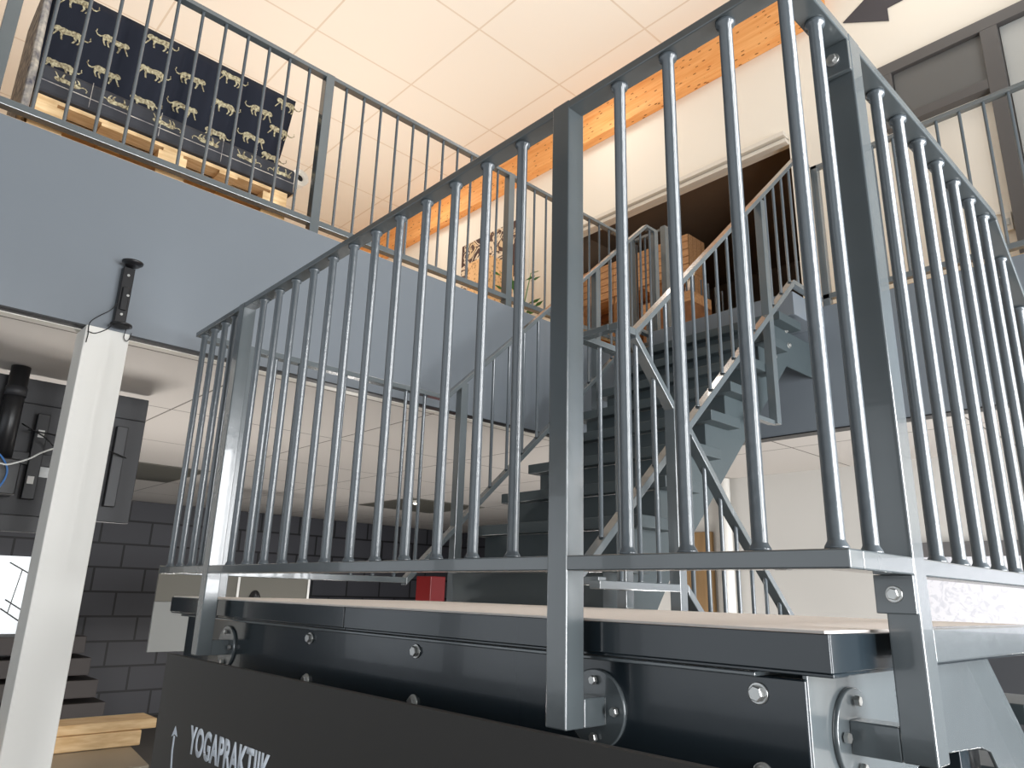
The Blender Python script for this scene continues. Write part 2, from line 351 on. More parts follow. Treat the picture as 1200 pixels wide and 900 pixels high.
# left railing of landing and upper flight
R = thing('outer_stair_railing', 'anthracite steel railing on the far left of landing and upper stair flight', 'railing', (-3.19,2.2,DECK))
hr = [(1.076,ZT),(2.421,ZT),(4.35,2.90),(4.5,2.90)]; lr = [(1.076,ZB),(2.23,ZB),(4.25,1.98),(4.5,1.98)]
bm = BM(); rail_yz(bm, -3.215, -3.165, hr, .025); link('handrail', bm, M['steel'], R, .0025)
bm = BM(); rail_yz(bm, -3.215, -3.165, lr, .028); link('bottom_rail', bm, M['steel'], R, .0025)
for y, z0 in ((1.262,DECK-.2),(2.53,-.2),(3.72,interp(lr,3.74)-.35),(4.45,1.7)): post(R, -3.215, y, z0, interp(hr, y+.02)-.02)
y = 1.165
while y < 4.42:
    if min(abs(y-q) for q in (1.287,2.555,3.745,4.475)) > .05: bar(R, -3.19, y, interp(lr, y), interp(hr, y)-.025, .0095, False)
    y += .125

# right railing of the upper flight
R = thing('inner_stair_railing', 'anthracite steel railing on the right side of the upper stair flight', 'railing', (-1.97,2.5,DECK))
hr = [(2.17,ZT),(2.43,ZT),(4.45,3.01),(4.62,3.01)]; lr = [(2.1,ZB),(2.15,ZB),(4.22,1.99),(4.62,1.99)]
bm = BM(); rail_yz(bm, -1.985, -1.935, hr, .025); box(bm, -1.9351, -1.7851, 2.17, 2.215, ZT-.025, ZT); link('handrail', bm, M['steel'], R, .0025)
bm = BM(); rail_yz(bm, -1.985, -1.935, lr, .032); box(bm, -1.9351, -1.7851, 2.1, 2.145, ZB-.03, ZB); link('bottom_rail', bm, M['steel'], R, .0025)
post(R, -1.985, 2.45, DECK, 1.07); post(R, -1.985, 3.85, .98, 2.42)
bm = BM(); box(bm, -1.99, -1.95, 3.66, 3.849, .975, 1.0); link('bracket', bm, M['steel'], R, .002)
y = 2.2
while y < 4.6:
    if min(abs(y-q) for q in (2.475,3.875)) > .05: bar(R, -1.96, y, interp(lr, y), interp(hr, y)-.025, .0095, False)
    y += .125

# left railing of the lower flight
R = thing('lower_stair_railing', 'anthracite steel railing descending from the landing beside the foot of the upper flight', 'railing', (-1.76,2.6,DECK))
hr = [(2.175,ZT),(2.29,ZT),(2.54,.82),(2.67,.72),(2.97,.41),(3.47,-.05),(4.0,-.53)]; lr = [(2.05,.06),(2.6,.06),(4.0,-1.28)]
bm = BM(); rail_yz(bm, -1.785, -1.735, hr, .03); link('handrail', bm, M['steel'], R, .0025)
bm = BM(); rail_yz(bm, -1.785, -1.735, lr, .03); link('bottom_rail', bm, M['steel'], R, .0025)
post(R, -1.785, 2.54, -.35, .80); post(R, -1.785, 3.8, -1.3, -.36)
y = 2.2
while y < 3.9:
    if min(abs(y-q) for q in (2.565,3.825)) > .05: bar(R, -1.76, y, interp(lr, y), interp(hr, y)-.03, .0095, False)
    y += .118

# ------------------------------------------------------------------ landing platform
P = thing('stair_landing', 'steel stair landing with grey edge frame and plywood deck on a bolted beam', 'landing', (-1.8,1.7,FLOOR))
bm = BM(); box(bm, -3.16, -.51, 1.108, 2.36, DECK-.02, DECK); box(bm, -3.19, -3.16, 1.108, 1.2, DECK-.02, DECK); link('deck_board', bm, M['ply'], P, 0, 'pale plywood deck surface')
for x0, x1 in ((-3.195,-2.735),(-2.725,-1.852),(-1.847,-.502)):
    bm = BM(); box(bm, x0, x1, 1.102, 1.108, -.097, DECK-.004); box(bm, x0, x1, 1.108, 1.16, -.103, -.097)
    if x1 > -.6: box(bm, -.508, -.502, 1.108, 2.36, -.097, DECK-.004); box(bm, -.56, -.508, 1.16, 2.36, -.103, -.097)
    link('edge_panel', bm, M['beam'], P, .0016)
bm = BM(); box(bm, -3.1, -.5636, 1.144, 1.152, -.40, -.112); box(bm, -3.1, -.575, 1.144, 1.20, -.41, -.40)
link('front_beam', bm, M['beam'], P, .003)
bm = BM(); box(bm, -3.1, -.63, 1.114, 1.20, -.1119, -.1045); link('top_flange', bm, M['steel'], P, .002)  # lighter steel tone paints the bright highlight along the lip
bm = BM(); prism(bm, [(1.1522,-.105),(2.05,-.105),(3.5,-1.38),(3.5,-1.62),(3.25,-1.62),(1.99,-.305),(1.93,-.29),(1.6,-.27),(1.1522,-.41)], 'x', -.572, -.5635); link('side_beam', bm, M['steel'], P, .002)  # lighter tone than the front beam, window reflection put into the colour
bm = BM(); box(bm, -3.1, -.6, 1.9, 1.96, -.41, -.11); box(bm, -3.16, -3.1, 1.2, 2.36, -.35, -.105); link('inner_beam', bm, M['beam'], P, .002)
for x in (-2.101,-1.563,-.642): 
    for z in (-.139,-.255): bolt(P, (x,1.144,z), (0,-1,0), .0125, .010)
for x, y in ((-3.1,1.25),(-3.1,2.2),(-1.9,2.2),(-.75,2.1)):
    bm = BM(); box(bm, x, x+.1, y, y+.1, FLOOR, -.11 if x > -3 else -.105); link('support_leg', bm, M['beam'], P, .003)

# ------------------------------------------------------------------ upper flight
S = thing('upper_stair_flight', 'anthracite steel stair flight climbing from the landing to the gallery', 'stairs', (-2.5,2.4,DECK))
for n in range(1, 10):
    z = DECK+RISE*n; y = 3.03+(n-4)*.21
    bm = BM(); box(bm, -3.12, -1.986, y, y+.285, z-.055, z); link('tread', bm, M['tread'], S, .003)
    bm = BM(); box(bm, -3.07, -2.062, y+.055, y+.062, z-RISE, z-.057)
    link('riser', bm, M['tread'], S)
def stepped(x0, x1):
    top = []
    for n in range(1, 10):
        y = 3.03+(n-4)*.21+.063; z = DECK+RISE*n
        top += [(y,z-RISE-.02),(y,z-.0555)]
    bm = BM(); prism(bm, [(2.38,DECK-.05)]+top+[(4.648,1.69),(4.648,1.45),(4.28,1.45),(3.0,.17),(2.80,DECK-.05)], 'x', x0, x1); return link('stringer', bm, M['tread'], S)
stepped(-2.07,-2.0621); stepped(-3.05,-3.042)
bm = BM(); box(bm, -3.12, -1.986, 4.29, 4.648, GF-.16, GF); link('arrival_plate', bm, M['fascia'], S, .003)
for y, z in ((4.31,1.70),(4.33,1.60),(4.12,1.47)): bolt(S, (-2.062,y,z), (1,0,0), .014, .012)
# lower flight
S = thing('lower_stair_flight', 'steel stair flight going down from the landing to the ground floor', 'stairs', (-1.1,2.4,FLOOR))
for n in range(1, 8):
    z = DECK-RISE*n; y = 2.37+(n-1)*.22
    bm = BM(); box(bm, -1.719, -.58, y, y+.27, z-.05, z); link('tread', bm, M['tread'], S, .003)
bm = BM(); prism(bm, [(2.37,-.11),(2.37,-.42),(3.9,-1.62),(4.1,-1.62),(4.1,-1.5)], 'x', -1.728, -1.72); link('stringer', bm, M['tread'], S)

# ------------------------------------------------------------------ gallery railings
R = thing('gallery_railing', 'grey steel railing on the left gallery edge in front of the patterned sofa', 'railing', (-3.53,2,GF))
bm = BM(); box(bm, -3.5545, -3.5065, -1.6, 4.62, 2.965, 2.99); link('top_rail', bm, M['steel'], R, .0025)
bm = BM(); box(bm, -3.5545, -3.5065, -1.6, 4.62, 1.985, 2.02); link('bottom_rail', bm, M['steel'], R, .0025)
ps = [.12,1.655,3.155,-1.38,4.59]
for y in ps: post(R, -3.56, y, GF-.012, 2.992, .055)
for k in range(-12, 37):
    y = 1.68+.1255*k+.001
    if min(abs(y-.03-q) for q in ps) > .055: bar(R, -3.53, y, 2.02, 2.965, .0085, False)
R = thing('gallery_back_railing', 'grey steel railing on the back gallery edge right of the stairs', 'railing', (-.5,4.67,GF))
bm = BM(); box(bm, -1.945, 3.5, 4.65, 4.70, 2.985, 3.01); link('top_rail', bm, M['steel'], R, .0025)
bm = BM(); box(bm, -1.945, 3.5, 4.65, 4.70, 1.985, 2.02); link('bottom_rail', bm, M['steel'], R, .0025)
for x in (-1.95,-.42,1.1,2.6): post(R, x, 4.65, GF-.012, 3.012)
for k in range(1, 42):
    x = -1.925+.1325*k
    if min(abs(x-.025-q) for q in (-.42,1.1,2.6)) > .05: bar(R, x, 4.675, 2.02, 2.985, .0095, False)
R = thing('short_gallery_railing', 'short steel railing piece between gallery corner and the top of the stair', 'railing', (-3.36,4.67,GF))
bm = BM(); box(bm, -3.50, -3.215, 4.62, 4.66, 2.965, 2.99); link('top_rail', bm, M['steel'], R, .0025)
bm = BM(); box(bm, -3.50, -3.215, 4.62, 4.66, 1.985, 2.02); link('bottom_rail', bm, M['steel'], R, .0025)
post(R, -3.215, 4.6, GF-.012, 2.992)
for x in (-3.40,-3.30): bar(R, x, 4.64, 2.02, 2.965, .0085, False)

# ------------------------------------------------------------------ pallet sofa on the gallery
def pallet(z, lab):
    T = thing('wooden_pallet', lab, 'pallet', (-4.02,.9,z), 'pallets under the sofa')
    x0, x1, y0, y1 = -4.42, -3.625, .30, 1.555
    for xx in (x0, (x0+x1)/2-.05, x1-.1):
        bm = BM(); box(bm, xx, xx+.1, y0, y1, z, z+.016); link('bottom_board', bm, M['pine'], T)
        for yy in (y0, (y0+y1)/2-.07, y1-.14):
            bm = BM(); box(bm, xx, xx+.1, yy, yy+.14, z+.0165, z+.075); link('block', bm, M['pine'], T)
    bm = BM()
    for k in range(5): box(bm, x0, x1, y0+k*.2888, y0+k*.2888+.1, z+.0755, z+.092)
    for k in range(6): box(bm, x0+k*.139, x0+k*.139+.1, y0, y1, z+.0925, z+.112)
    link('top_deck', bm, M['pine'], T)
pallet(GF+.001, 'pale pine pallet lying on the gallery floor, lower of the two under the sofa')
pallet(GF+.115, 'pale pine pallet directly under the dark sofa mattress, upper of the two')

def leopard(fn, bm, cx, cy, s, flip=1, up=1, mi=1):
    """walking big-cat silhouette, drawn in (a,b) and laid on the cushion by fn(a,b)"""
    def poly(pts):
        vs = [bm.verts.new(fn(cx+flip*s*x, cy+up*s*y)) for x, y in pts]
        f = bm.faces.new(vs); f.material_index = mi
    poly([(-.42,.10),(-.30,.16),(-.12,.15),(.05,.11),(.20,.14),(.32,.10),(.36,.0),(.28,-.06),(.12,-.07),(-.08,-.03),(-.24,-.05),(-.38,-.06),(-.45,.02)])
    poly([(.28,.12),(.36,.15),(.46,.12),(.52,.05),(.50,-.01),(.42,-.04),(.33,-.02)])
    poly([(.33,-.01),(.40,-.12),(.50,-.26),(.54,-.25),(.46,-.12),(.38,.0)])
    poly([(.16,-.03),(.19,-.16),(.15,-.27),(.21,-.28),(.25,-.16),(.27,-.03)])
    poly([(-.24,-.02),(-.27,-.12),(-.20,-.24),(-.13,-.25),(-.20,-.13),(-.14,-.02)])
    poly([(-.44,.0),(-.42,-.12),(-.34,-.24),(-.27,-.25),(-.35,-.13),(-.31,-.01)])
    poly([(-.42,.08),(-.52,.02),(-.62,.02),(-.70,.10),(-.73,.09),(-.63,-.02),(-.52,-.03),(-.43,.02)])
    poly([(-.70,.10),(-.70,.17),(-.665,.18),(-.665,.11)])
T = thing('pallet_sofa', 'dark blue sofa with leopard pattern on pallets behind the gallery railing', 'sofa', (-4.0,.9,2.175))
bm = BM()
nseg = 24
x0, x1, y0, y1, z0, z1 = -4.42, -3.615, .30, 1.58, 2.178, 2.335
prof = [(x0,z0),(x1+.01,z0),(x1,z0+.02),(x1,(z0+z1)/2-.012),(x1-.006,(z0+z1)/2-.004),(x1,(z0+z1)/2+.004),(x1,z1-.02),(x1-.015,z1),(x0,z1)]
prism(bm, [(p[0],p[1]) for p in prof], 'y', y0, y1)
fn = lambda a, b: (x1+.0015, a, b)
for i, yy in enumerate((.42,.64,.86,1.08,1.30,1.50)): leopard(fn, bm, yy, z1-.052, .115, 1 if i % 2 else -1, -1)
link('mattress', bm, [M['navy_sheen'],M['cat']], T, 0, recalc=False)
bm = BM()
for yy in (.52,.84,1.16): box(bm, x1, x1+.0012, yy-.0015, yy+.0015, z0+.02, z1)
box(bm, x1, x1+.002, y0, y1, z0+.065, z0+.069); link('piping', bm, M['armfab'], T)
# back cushion leaning towards the railing
B0 = Vector((-4.03,0,2.335)); B1 = Vector((-3.775,0,2.90)); up = (B1-B0); nrm = Vector((up.z,0,-up.x)).normalized()
NC = 4; yl, yr = .30, 1.60
def back_pt(a, b, off=0):
    t = (a-yl)/(yr-yl)*NC; fr = t-math.floor(t); h = .045*(abs(math.sin(math.pi*fr))**.45) if 0 < b < 1 else .0
    sag = .02*math.sin(math.pi*min(max(b,0),1))
    p = B0+up*b+nrm*(h+sag+off); return Vector((p.x, a, p.z))
bm = BM(); NU, NV = 64, 14
g = [[bm.verts.new(back_pt(yl+(yr-yl)*i/NU, j/NV)) for j in range(NV+1)] for i in range(NU+1)]
gb = [[bm.verts.new(back_pt(yl+(yr-yl)*i/NU, j/NV)-nrm*.15) for j in (0, NV)] for i in range(NU+1)]
for i in range(NU):
    for j in range(NV):
        f = bm.faces.new((g[i][j], g[i+1][j], g[i+1][j+1], g[i][j+1])); f.smooth = True
    bm.faces.new((gb[i][0], gb[i][1], gb[i+1][1], gb[i+1][0]))
    bm.faces.new((g[i][NV], g[i+1][NV], gb[i+1][1], gb[i][1])); bm.faces.new((g[i+1][0], g[i][0], gb[i][0], gb[i+1][0]))
for i in (0, NU): bm.faces.new([g[i][j] for j in range(NV+1)]+[gb[i][1], gb[i][0]])
fn = lambda a, b: back_pt(a, (b-2.335)/.565, .004)
cols = [.40,.60,.80,1.0,1.20,1.40,1.54]
for i, yy in enumerate(cols):
    for k in range(4):
        zz = 2.335+.565*(.10+.27*k+(.10 if i % 2 else 0))
        if zz < 2.87: leopard(fn, bm, yy, zz, .135, 1 if (i//1) % 2 else -1)
link('back_cushion', bm, [M['navy'],M['cat']], T, 0, recalc=False)
bm = BM()
pts = [(-3.60,2.02),(-3.585,2.12),(-3.60,2.30),(-3.66,2.42),(-3.70,2.60),(-3.74,2.86),(-4.2,2.86),(-4.2,2.02)]
prism(bm, pts, 'y', .258, .294); link('side_bolster', bm, M['armfab'], T, .02, 'grey fabric end piece with pale print')
# paper roll
T = thing('paper_roll', 'white paper roll with a black-filled round hole at the right end of the sofa', 'paper roll', (-3.72,1.63,2.34))
bm = BM(); R1, R0 = .052, .024; n = 32; cx, cz, cy = 0, 2.346, 1.645
def rr(x, r): return [bm.verts.new((x, cy+r*math.cos(2*math.pi*i/n), cz+r*math.sin(2*math.pi*i/n))) for i in range(n)]
a, b, c, d = rr(-3.68,R1), rr(-3.68,R0), rr(-3.88,R1), rr(-3.88,R0)
for i in range(n):
    j = (i+1) % n
    bm.faces.new((a[i],a[j],b[j],b[i])); bm.faces.new((c[j],c[i],d[i],d[j]))
    for q, w in ((a,c),(d,b)):
        f = bm.faces.new((q[j],q[i],w[i],w[j])); f.smooth = True
link('roll', bm, M['paper'], T)
bm = BM(); lathe(bm, (-3.90,cy,cz), (1,0,0), [(0,R0-.002),(.205,R0-.002)], 24); box(bm, -3.93, -3.90, 1.5, 1.66, cz-.01, cz+.01); link('core', bm, M['black'], T)  # black plug paints the shade inside the roll's hole; flat rod holds it

# ------------------------------------------------------------------ crate wall in the opening
def crate(x, z, front, lab, w=.49, h=.405, d=.30, y=5.92):
    T = thing('wooden_crate', lab, 'crate', (x+w/2, y+d/2, z), 'wooden crates stacked in the wall opening')
    for xx in (x, x+w-.012):
        bm = BM(); dd = d/4
        box(bm, xx+.003, xx+.009, y+.004, y+d-.004, z+.002, z+h-.002, 1)  # darker backing sheet, shade of the slat gaps put into colour
        for k in range(4): box(bm, xx, xx+.012, y+k*dd+.004, y+(k+1)*dd-.004, z, z+h)
        link('side_panel', bm, [M['crate'],M['crate_in']], T)
    for zz in (z, z+h-.012):
        bm = BM(); box(bm, x+.013, x+w-.013, y, y+d, zz, zz+.012); link('end_board', bm, M['crate'], T)
    bm = BM()
    if front:
        for k in range(4): box(bm, x+.013, x+w-.013, y+d-.012, y+d, z+.013+k*(h-.026)/4, z+.008+(k+1)*(h-.026)/4)
        link('back_slats', bm, M['crate_in'], T)
        c = .07
        for (px, pz, sx, sz) in ((x+.013,z+.013,1,1),(x+w-.013,z+.013,-1,1),(x+.013,z+h-.013,1,-1),(x+w-.013,z+h-.013,-1,-1)):
            bm = BM(); prism(bm, [(px,pz),(px+sx*c,pz),(px,pz+sz*c)], 'y', y, y+d-.015); link('corner_post', bm, M['crate'], T)
    else:
        box(bm, x+.005, x+w-.005, y-.006, y-.002, z+.003, z+h-.003, 1)  # same darker backing, paints shade into the front gaps
        for k in range(5): box(bm, x, x+w-.002, y-.014, y-.003, z+k*h/5+.005, z+(k+1)*h/5-.005)
        link('front_slats', bm, [M['crate'],M['crate_in']], T)
rows = [('bottom',GF+.001,True),('second',GF+.426,True),('third',GF+.851,True),('top',GF+1.276,False)]
for r, (rn, z, fr) in enumerate(rows):
    for c in range(3):
        cn = ('leftmost','middle','rightmost')[c]
        crate(-5.27+c*.495, z, fr, f'{cn} wooden crate in the {rn} row of the stack in the dark opening', h=.42)
T = thing('small_crate', 'small open wooden crate on the ledge before the stacked crates', 'crate', (-3.75,5.55,GF))
bm = BM(); box(bm, -3.96, -3.42, 5.34, 5.36, 2.62, 2.72); box(bm, -3.96, -3.94, 5.36, 5.68, 2.62, 2.72); box(bm, -3.44, -3.42, 5.36, 5.68, 2.62, 2.72); link('panel', bm, M['crate'], T)
bm = BM(); box(bm, -3.96, -3.42, 5.34, 5.68, 1.948, 2.618); link('plinth', bm, M['crate_in'], T)
bm = BM(); lathe(bm, (-3.66,5.53,2.632), (0,0,1), [(0,.05),(.03,.11),(.08,.15),(.13,.17)], 20); single('orange_bowl', bm, M['orange'], 'orange bowl sitting in the small open crate', 'bowl', (-3.66,5.53,2.632))
bm = BM()
for k in range(9):
    a = k*.7; tube(bm, [(-3.66+.05*math.cos(a),5.53+.05*math.sin(a),2.767),(-3.66+.09*math.cos(a),5.53+.09*math.sin(a),2.86),(-3.62+.13*math.cos(a+.3),5.53+.10*math.sin(a),2.98)], .012, 6)
single('paper_bundle', bm, M['paper'], 'crumpled white paper sticking out of the orange bowl', 'paper', (-3.66,5.53,2.767))
# print, wicker, plant on the gallery
bm = BM(); box(bm, -7.25, -6.15, 5.685, 5.699, 3.72, 4.62); single('wall_print', bm, M['poster'], 'large brown and cream abstract print on the upper back wall', 'picture', (-6.7,5.69,3.72))
T = thing('wicker_cabinet', 'tall orange wicker cabinet in front of the brown and cream print', 'cabinet', (-6.1,5.2,GF))
bm = BM(); box(bm, -6.25, -5.88, 5.0, 5.4, GF+.05, 3.80); link('body', bm, M['cork'], T, .01)
for x in (-6.23,-5.92):
    for y in (5.01,5.35):
        bm = BM(); box(bm, x, x+.03, y, y+.03, GF, GF+.05); link('leg', bm, M['crate_in'], T)
T = thing('potted_plant', 'green potted plant standing right of the wicker cabinet', 'plant', (-5.55,5.2,GF))
bm = BM(); lathe(bm, (-5.55,5.2,GF), (0,0,1), [(0,.14),(.3,.2),(.9,.2)], 20); link('pot', bm, M['paper'], T)
bm = BM()
for k in range(30):
    a = random.random()*6.28; r = .05+.16*random.random(); h = 2.85+.75*random.random(); p = Vector((-5.55+r*math.cos(a), 5.2+r*math.sin(a), h)); u = Vector((math.cos(a),math.sin(a),.5))*.12; v = Vector((-math.sin(a),math.cos(a),0))*.035
    bm.faces.new([bm.verts.new(q) for q in (p, p+u*.5+v, p+u, p+u*.5-v)])
    if k < 8: tube(bm, [(-5.55,5.2,GF+.9), tuple(p)], .006, 5)
link('foliage', bm, M['plant'], T, recalc=False)
bm = BM(); box(bm, -6.02, -5.93, 5.66, 5.699, GF, 4.55); struct('trim_5', bm, M['trim_w'])

# ------------------------------------------------------------------ column, bracket, wires
bm = BM(); box(bm, -3.62, -3.45, .662, .838, FLOOR, FB-.012); struct('column', bm, M['column'], .004)
T = thing('speaker_bracket', 'black metal bracket with two discs on the grey gallery edge above the white column', 'bracket', (-3.47,.8,1.1))
bm = BM(); prism(bm, [(-3.463,1.13),(-3.499,1.13),(-3.499,1.40),(-3.463,1.40)], 'y', .765, .815); box(bm, -3.462, -3.452, .775, .806, 1.19, 1.30); link('arm', bm, M['black'], T, .004)
bm = BM(); lathe(bm, (-3.452,.795,1.405), (0,0,1), [(0,.030),(.01,.044),(.018,.046),(.020,.030)], 24); link('top_disc', bm, M['black'], T)
bm = BM(); lathe(bm, (-3.452,.795,1.108), (0,0,1), [(0,.030),(.004,.046),(.012,.044),(.016,.030)], 24); link('bottom_disc', bm, M['black'], T)
bm = BM()
for z, y in ((1.36,.79),(1.26,.80),(1.17,.79)): lathe(bm, (-3.4625 if z != 1.26 else -3.4515,y,z), (1,0,0), [(0,.006),(.003,.006)], 10)
link('screw', bm, M['zinc'], T)
bm = BM()
tube(bm, curve_pts([(-3.466,.77,1.22),(-3.45,.74,1.17),(-3.44,.70,1.13),(-3.44,.67,1.09),(-3.44,.672,1.04),(-3.44,.67,1.0)], 5), .0022, 6)
tube(bm, curve_pts([(-3.44,.668,1.05),(-3.44,.70,1.05),(-3.44,.745,1.085),(-3.445,.765,1.13)], 5), .0022, 6)
tube(bm, curve_pts([(-3.44,.815,1.10),(-3.44,.812,1.06),(-3.44,.825,1.045),(-3.44,.835,1.06),(-3.45,.842,1.09)], 5), .002, 6)
single('loose_wires', bm, M['black'], 'thin dark wires hanging at the head of the white column', 'wire', (-3.44,.75,1.05))

# ------------------------------------------------------------------ television seen from behind
T = thing('television', 'large black television seen from behind, left of and behind the white column', 'television', (-4.6,.6,.34))
bm = BM(); box(bm, -4.64, -4.60, -.1, 1.285, .335, 1.068); link('screen_housing', bm, M['tvback'], T, .004)
bm = BM(); box(bm, -4.60, -4.592, -.1, 1.285, .93, .936); box(bm, -4.60, -4.575, -.1, 1.0, .60, .665); box(bm, -4.60, -4.585, -.1, 1.0, .25, .335); link('rear_rib', bm, M['tvrib'], T, .003)
for y in (.735,1.13):
    bm = BM(); box(bm, -4.60, -4.562, y, y+.06, .42, .88); link('mount_rail', bm, M['tvrib'], T, .004)
bm = BM(); box(bm, -4.60, -4.597, .80, .92, .545, .60); link('type_label', bm, M['frost'], T, 0, 'small white rating label')
bm = BM(); box(bm, -4.561, -4.557, .75, .78, .75, .79); box(bm, -4.561, -4.557, .745, .775, .50, .54); link('sticker', bm, M['cable_w'], T)
T = thing('ceiling_pole', 'black tube hanging from the lower ceiling, holding the television', 'pole', (-4.45,.55,FB))
bm = BM(); lathe(bm, (-4.47,.60,.56), (0,0,1), [(0,.045),(.53,.045)], 24); link('tube', bm, M['black'], T)
bm = BM(); lathe(bm, (-4.47,.60,.93), (0,0,1), [(0,.05),(.05,.05)], 24); link('clamp', bm, M['tvback'], T)
bm = BM(); box(bm, -4.56, -4.40, .45, .68, .42, .60); link('mount_head', bm, M['black'], T, .006)
bm = BM(); tube(bm, curve_pts([(-4.3,.50,.55),(-4.3,.577,.555),(-4.3,.612,.555),(-4.3,.689,.592),(-4.3,.744,.635),(-4.3,.825,.678),(-4.3,.90,.70)], 6), .004, 8)
single('white_cable', bm, M['cable_w'], 'white cable running from the television to the white column', 'cable', (-4.2,.7,.55))
bm = BM(); tube(bm, curve_pts([(-4.36,.55,.62),(-4.37,.585,.60),(-4.37,.618,.55),(-4.37,.622,.50),(-4.37,.60,.44),(-4.37,.57,.42)], 6), .0045, 8)
single('blue_cable', bm, M['cable_b'], 'short blue cable loop under the television mount', 'cable', (-4.4,.56,.5))
bm = BM(); tube(bm, curve_pts([(-4.55,.70,.78),(-4.5,.86,.76),(-4.5,1.05,.73),(-4.55,1.2,.70)], 6), .004, 6); tube(bm, curve_pts([(-4.5,.66,.80),(-4.48,.80,.72),(-4.5,.86,.62)], 6), .004, 6)
single('black_cable', bm, M['black'], 'black cable slung across the back of the television', 'cable', (-4.5,.9,.7))

# ------------------------------------------------------------------ sign board
T = thing('sign_board', 'dark grey board with white lettering leaning below the landing railing', 'sign', (-1.7,1.0,-1.0))
bm = BM(); box(bm, -2.862, -.35, 1.0, 1.018, -1.3, -.2305); link('board', bm, M['sign'], T, .0012)
def text_mesh(s, x0, x1, z0, z1, y, name, m, parent, th=.0012, rot=False, bold=.02, wx=None):
    cu = bpy.data.curves.new('t', 'FONT'); cu.body = s; cu.size = 1; cu.offset = bold; cu.space_character = 1.05
    o = bpy.data.objects.new('t', cu); C.objects.link(o); dg = bpy.context.evaluated_depsgraph_get(); dg.update()
    me = bpy.data.meshes.new_from_object(o.evaluated_get(dg)); bpy.data.objects.remove(o); bm = BM(); bm.from_mesh(me)
    X = [v.co.x for v in bm.verts]; Y = [v.co.y for v in bm.verts]; a, b, c, d = min(X), max(X), min(Y), max(Y)
    for v in bm.verts:
        u, w = (v.co.x-a)/(b-a), (v.co.y-c)/(d-c)
        if rot: u, w = 1-w, u
        if wx is None: v.co = (x0+(x1-x0)*u, y, z0+(z1-z0)*w)
        else: v.co = (wx, x0+(x1-x0)*u, z0+(z1-z0)*w)
    r = bmesh.ops.extrude_face_region(bm, geom=bm.faces[:])
    d = Vector((0,-th,0)) if wx is None else Vector((th,0,0))
    bmesh.ops.translate(bm, verts=[q for q in r['geom'] if isinstance(q, bmesh.types.BMVert)], vec=d)
    return link(name, bm, m, parent)
text_mesh('YOGAPRAKTIJK', -2.551, -1.985, -.530, -.424, .9995, 'lettering', M['lettering'], T, bold=.035)
bm = BM()
pl = [(-2.682,-.475),(-2.682,-.52),(-2.668,-.58),(-2.635,-.64)]
for (ax, az), (bx, bz) in zip(pl, pl[1:]): prism(bm, [(ax-.006,az),(ax+.006,az),(bx+.006,bz),(bx-.006,bz)], 'y', .9985, .9995)
prism(bm, [(-2.706,-.48),(-2.682,-.445),(-2.656,-.474),(-2.682,-.470)], 'y', .9985, .9995)
link('painted_arrow', bm, M['lettering'], T, recalc=True)

# ------------------------------------------------------------------ lower left corner
for k, (x0, x1, y0, y1, z0, z1, lab) in enumerate([(-4.40,-4.20,.2,1.40,-.77,-.70,'pale pine beam lying lowest on the beige table'),(-4.42,-4.21,.2,1.47,-.698,-.652,'pale pine plank resting on top of the pine beam')]):
    bm = BM(); box(bm, x0, x1, y0, y1, z0, z1); single('timber_beam', bm, M['pine'], lab, 'timber', ((x0+x1)/2,.8,z0), 'pine timbers by the white column', .004)
T = thing('beige_table', 'beige table top under the pine timbers, bottom left', 'table', (-4.0,.6,FLOOR))
bm = BM(); prism(bm, [(-4.9,.0),(-3.68,.0),(-3.74,1.30),(-4.9,1.45)], 'z', -.80, -.772); link('table_top', bm, M['tabletop'], T, .003)
for x, y in ((-4.8,.1),(-3.8,.1),(-3.85,1.15),(-4.8,1.25)):
    bm = BM(); box(bm, x, x+.05, y, y+.05, FLOOR, -.80); link('leg', bm, M['black'], T)
T = thing('dark_steps', 'dark brown wooden steps in front of the black block wall', 'steps', (-9.2,1.8,FLOOR))
for k, (ye, z) in enumerate([(2.30,-.53),(2.36,-.74),(2.44,-.95),(2.52,-1.16),(2.59,-1.36)]):
    bm = BM(); box(bm, -9.6+.0*k, -9.0+.08*k, .3, ye, z-.17, z); link('tread', bm, M['dkstep'], T, .006)
# bright window with wire rack, far left
T = thing('window_5', '', '', (-10.7,1.6,-.6)); T['kind'] = 'structure'; del T['label']; del T['category']
bm = BM(); box(bm, -10.74, -10.69, .2, 2.35, -.66, -.60); box(bm, -10.74, -10.69, 2.31, 2.35, -.6, .30); link('window_frame', bm, M['trim_w'], T)
m = mat('daylight_pane', (235,240,242), .3, emit=((240,245,248),.75)); bm = BM(); box(bm, -10.745, -10.72, .2, 2.31, -.60, .30); link('pane', bm, m, T)
T = thing('wire_rack', 'dark wire rack silhouetted against the bright far-left window', 'rack', (-10.5,1.9,-.58))
bm = BM()
for a in ((1.72,.22,2.12,.0),(1.95,.24,2.22,.08),(1.72,-.30,2.05,-.52),(1.75,-.20,2.15,-.45)): tube(bm, [(-10.5,a[0],a[1]),(-10.5,a[2],a[3])], .008, 6)
for a in ((2.12,0,2.05,-.52),(2.22,.08,2.15,-.45),(2.0,.07,1.93,-.42),(1.86,.14,1.8,-.35)): tube(bm, [(-10.5,a[0],a[1]),(-10.5,a[2],a[3])], .006, 6)
link('wires', bm, M['dark_frame'], T)
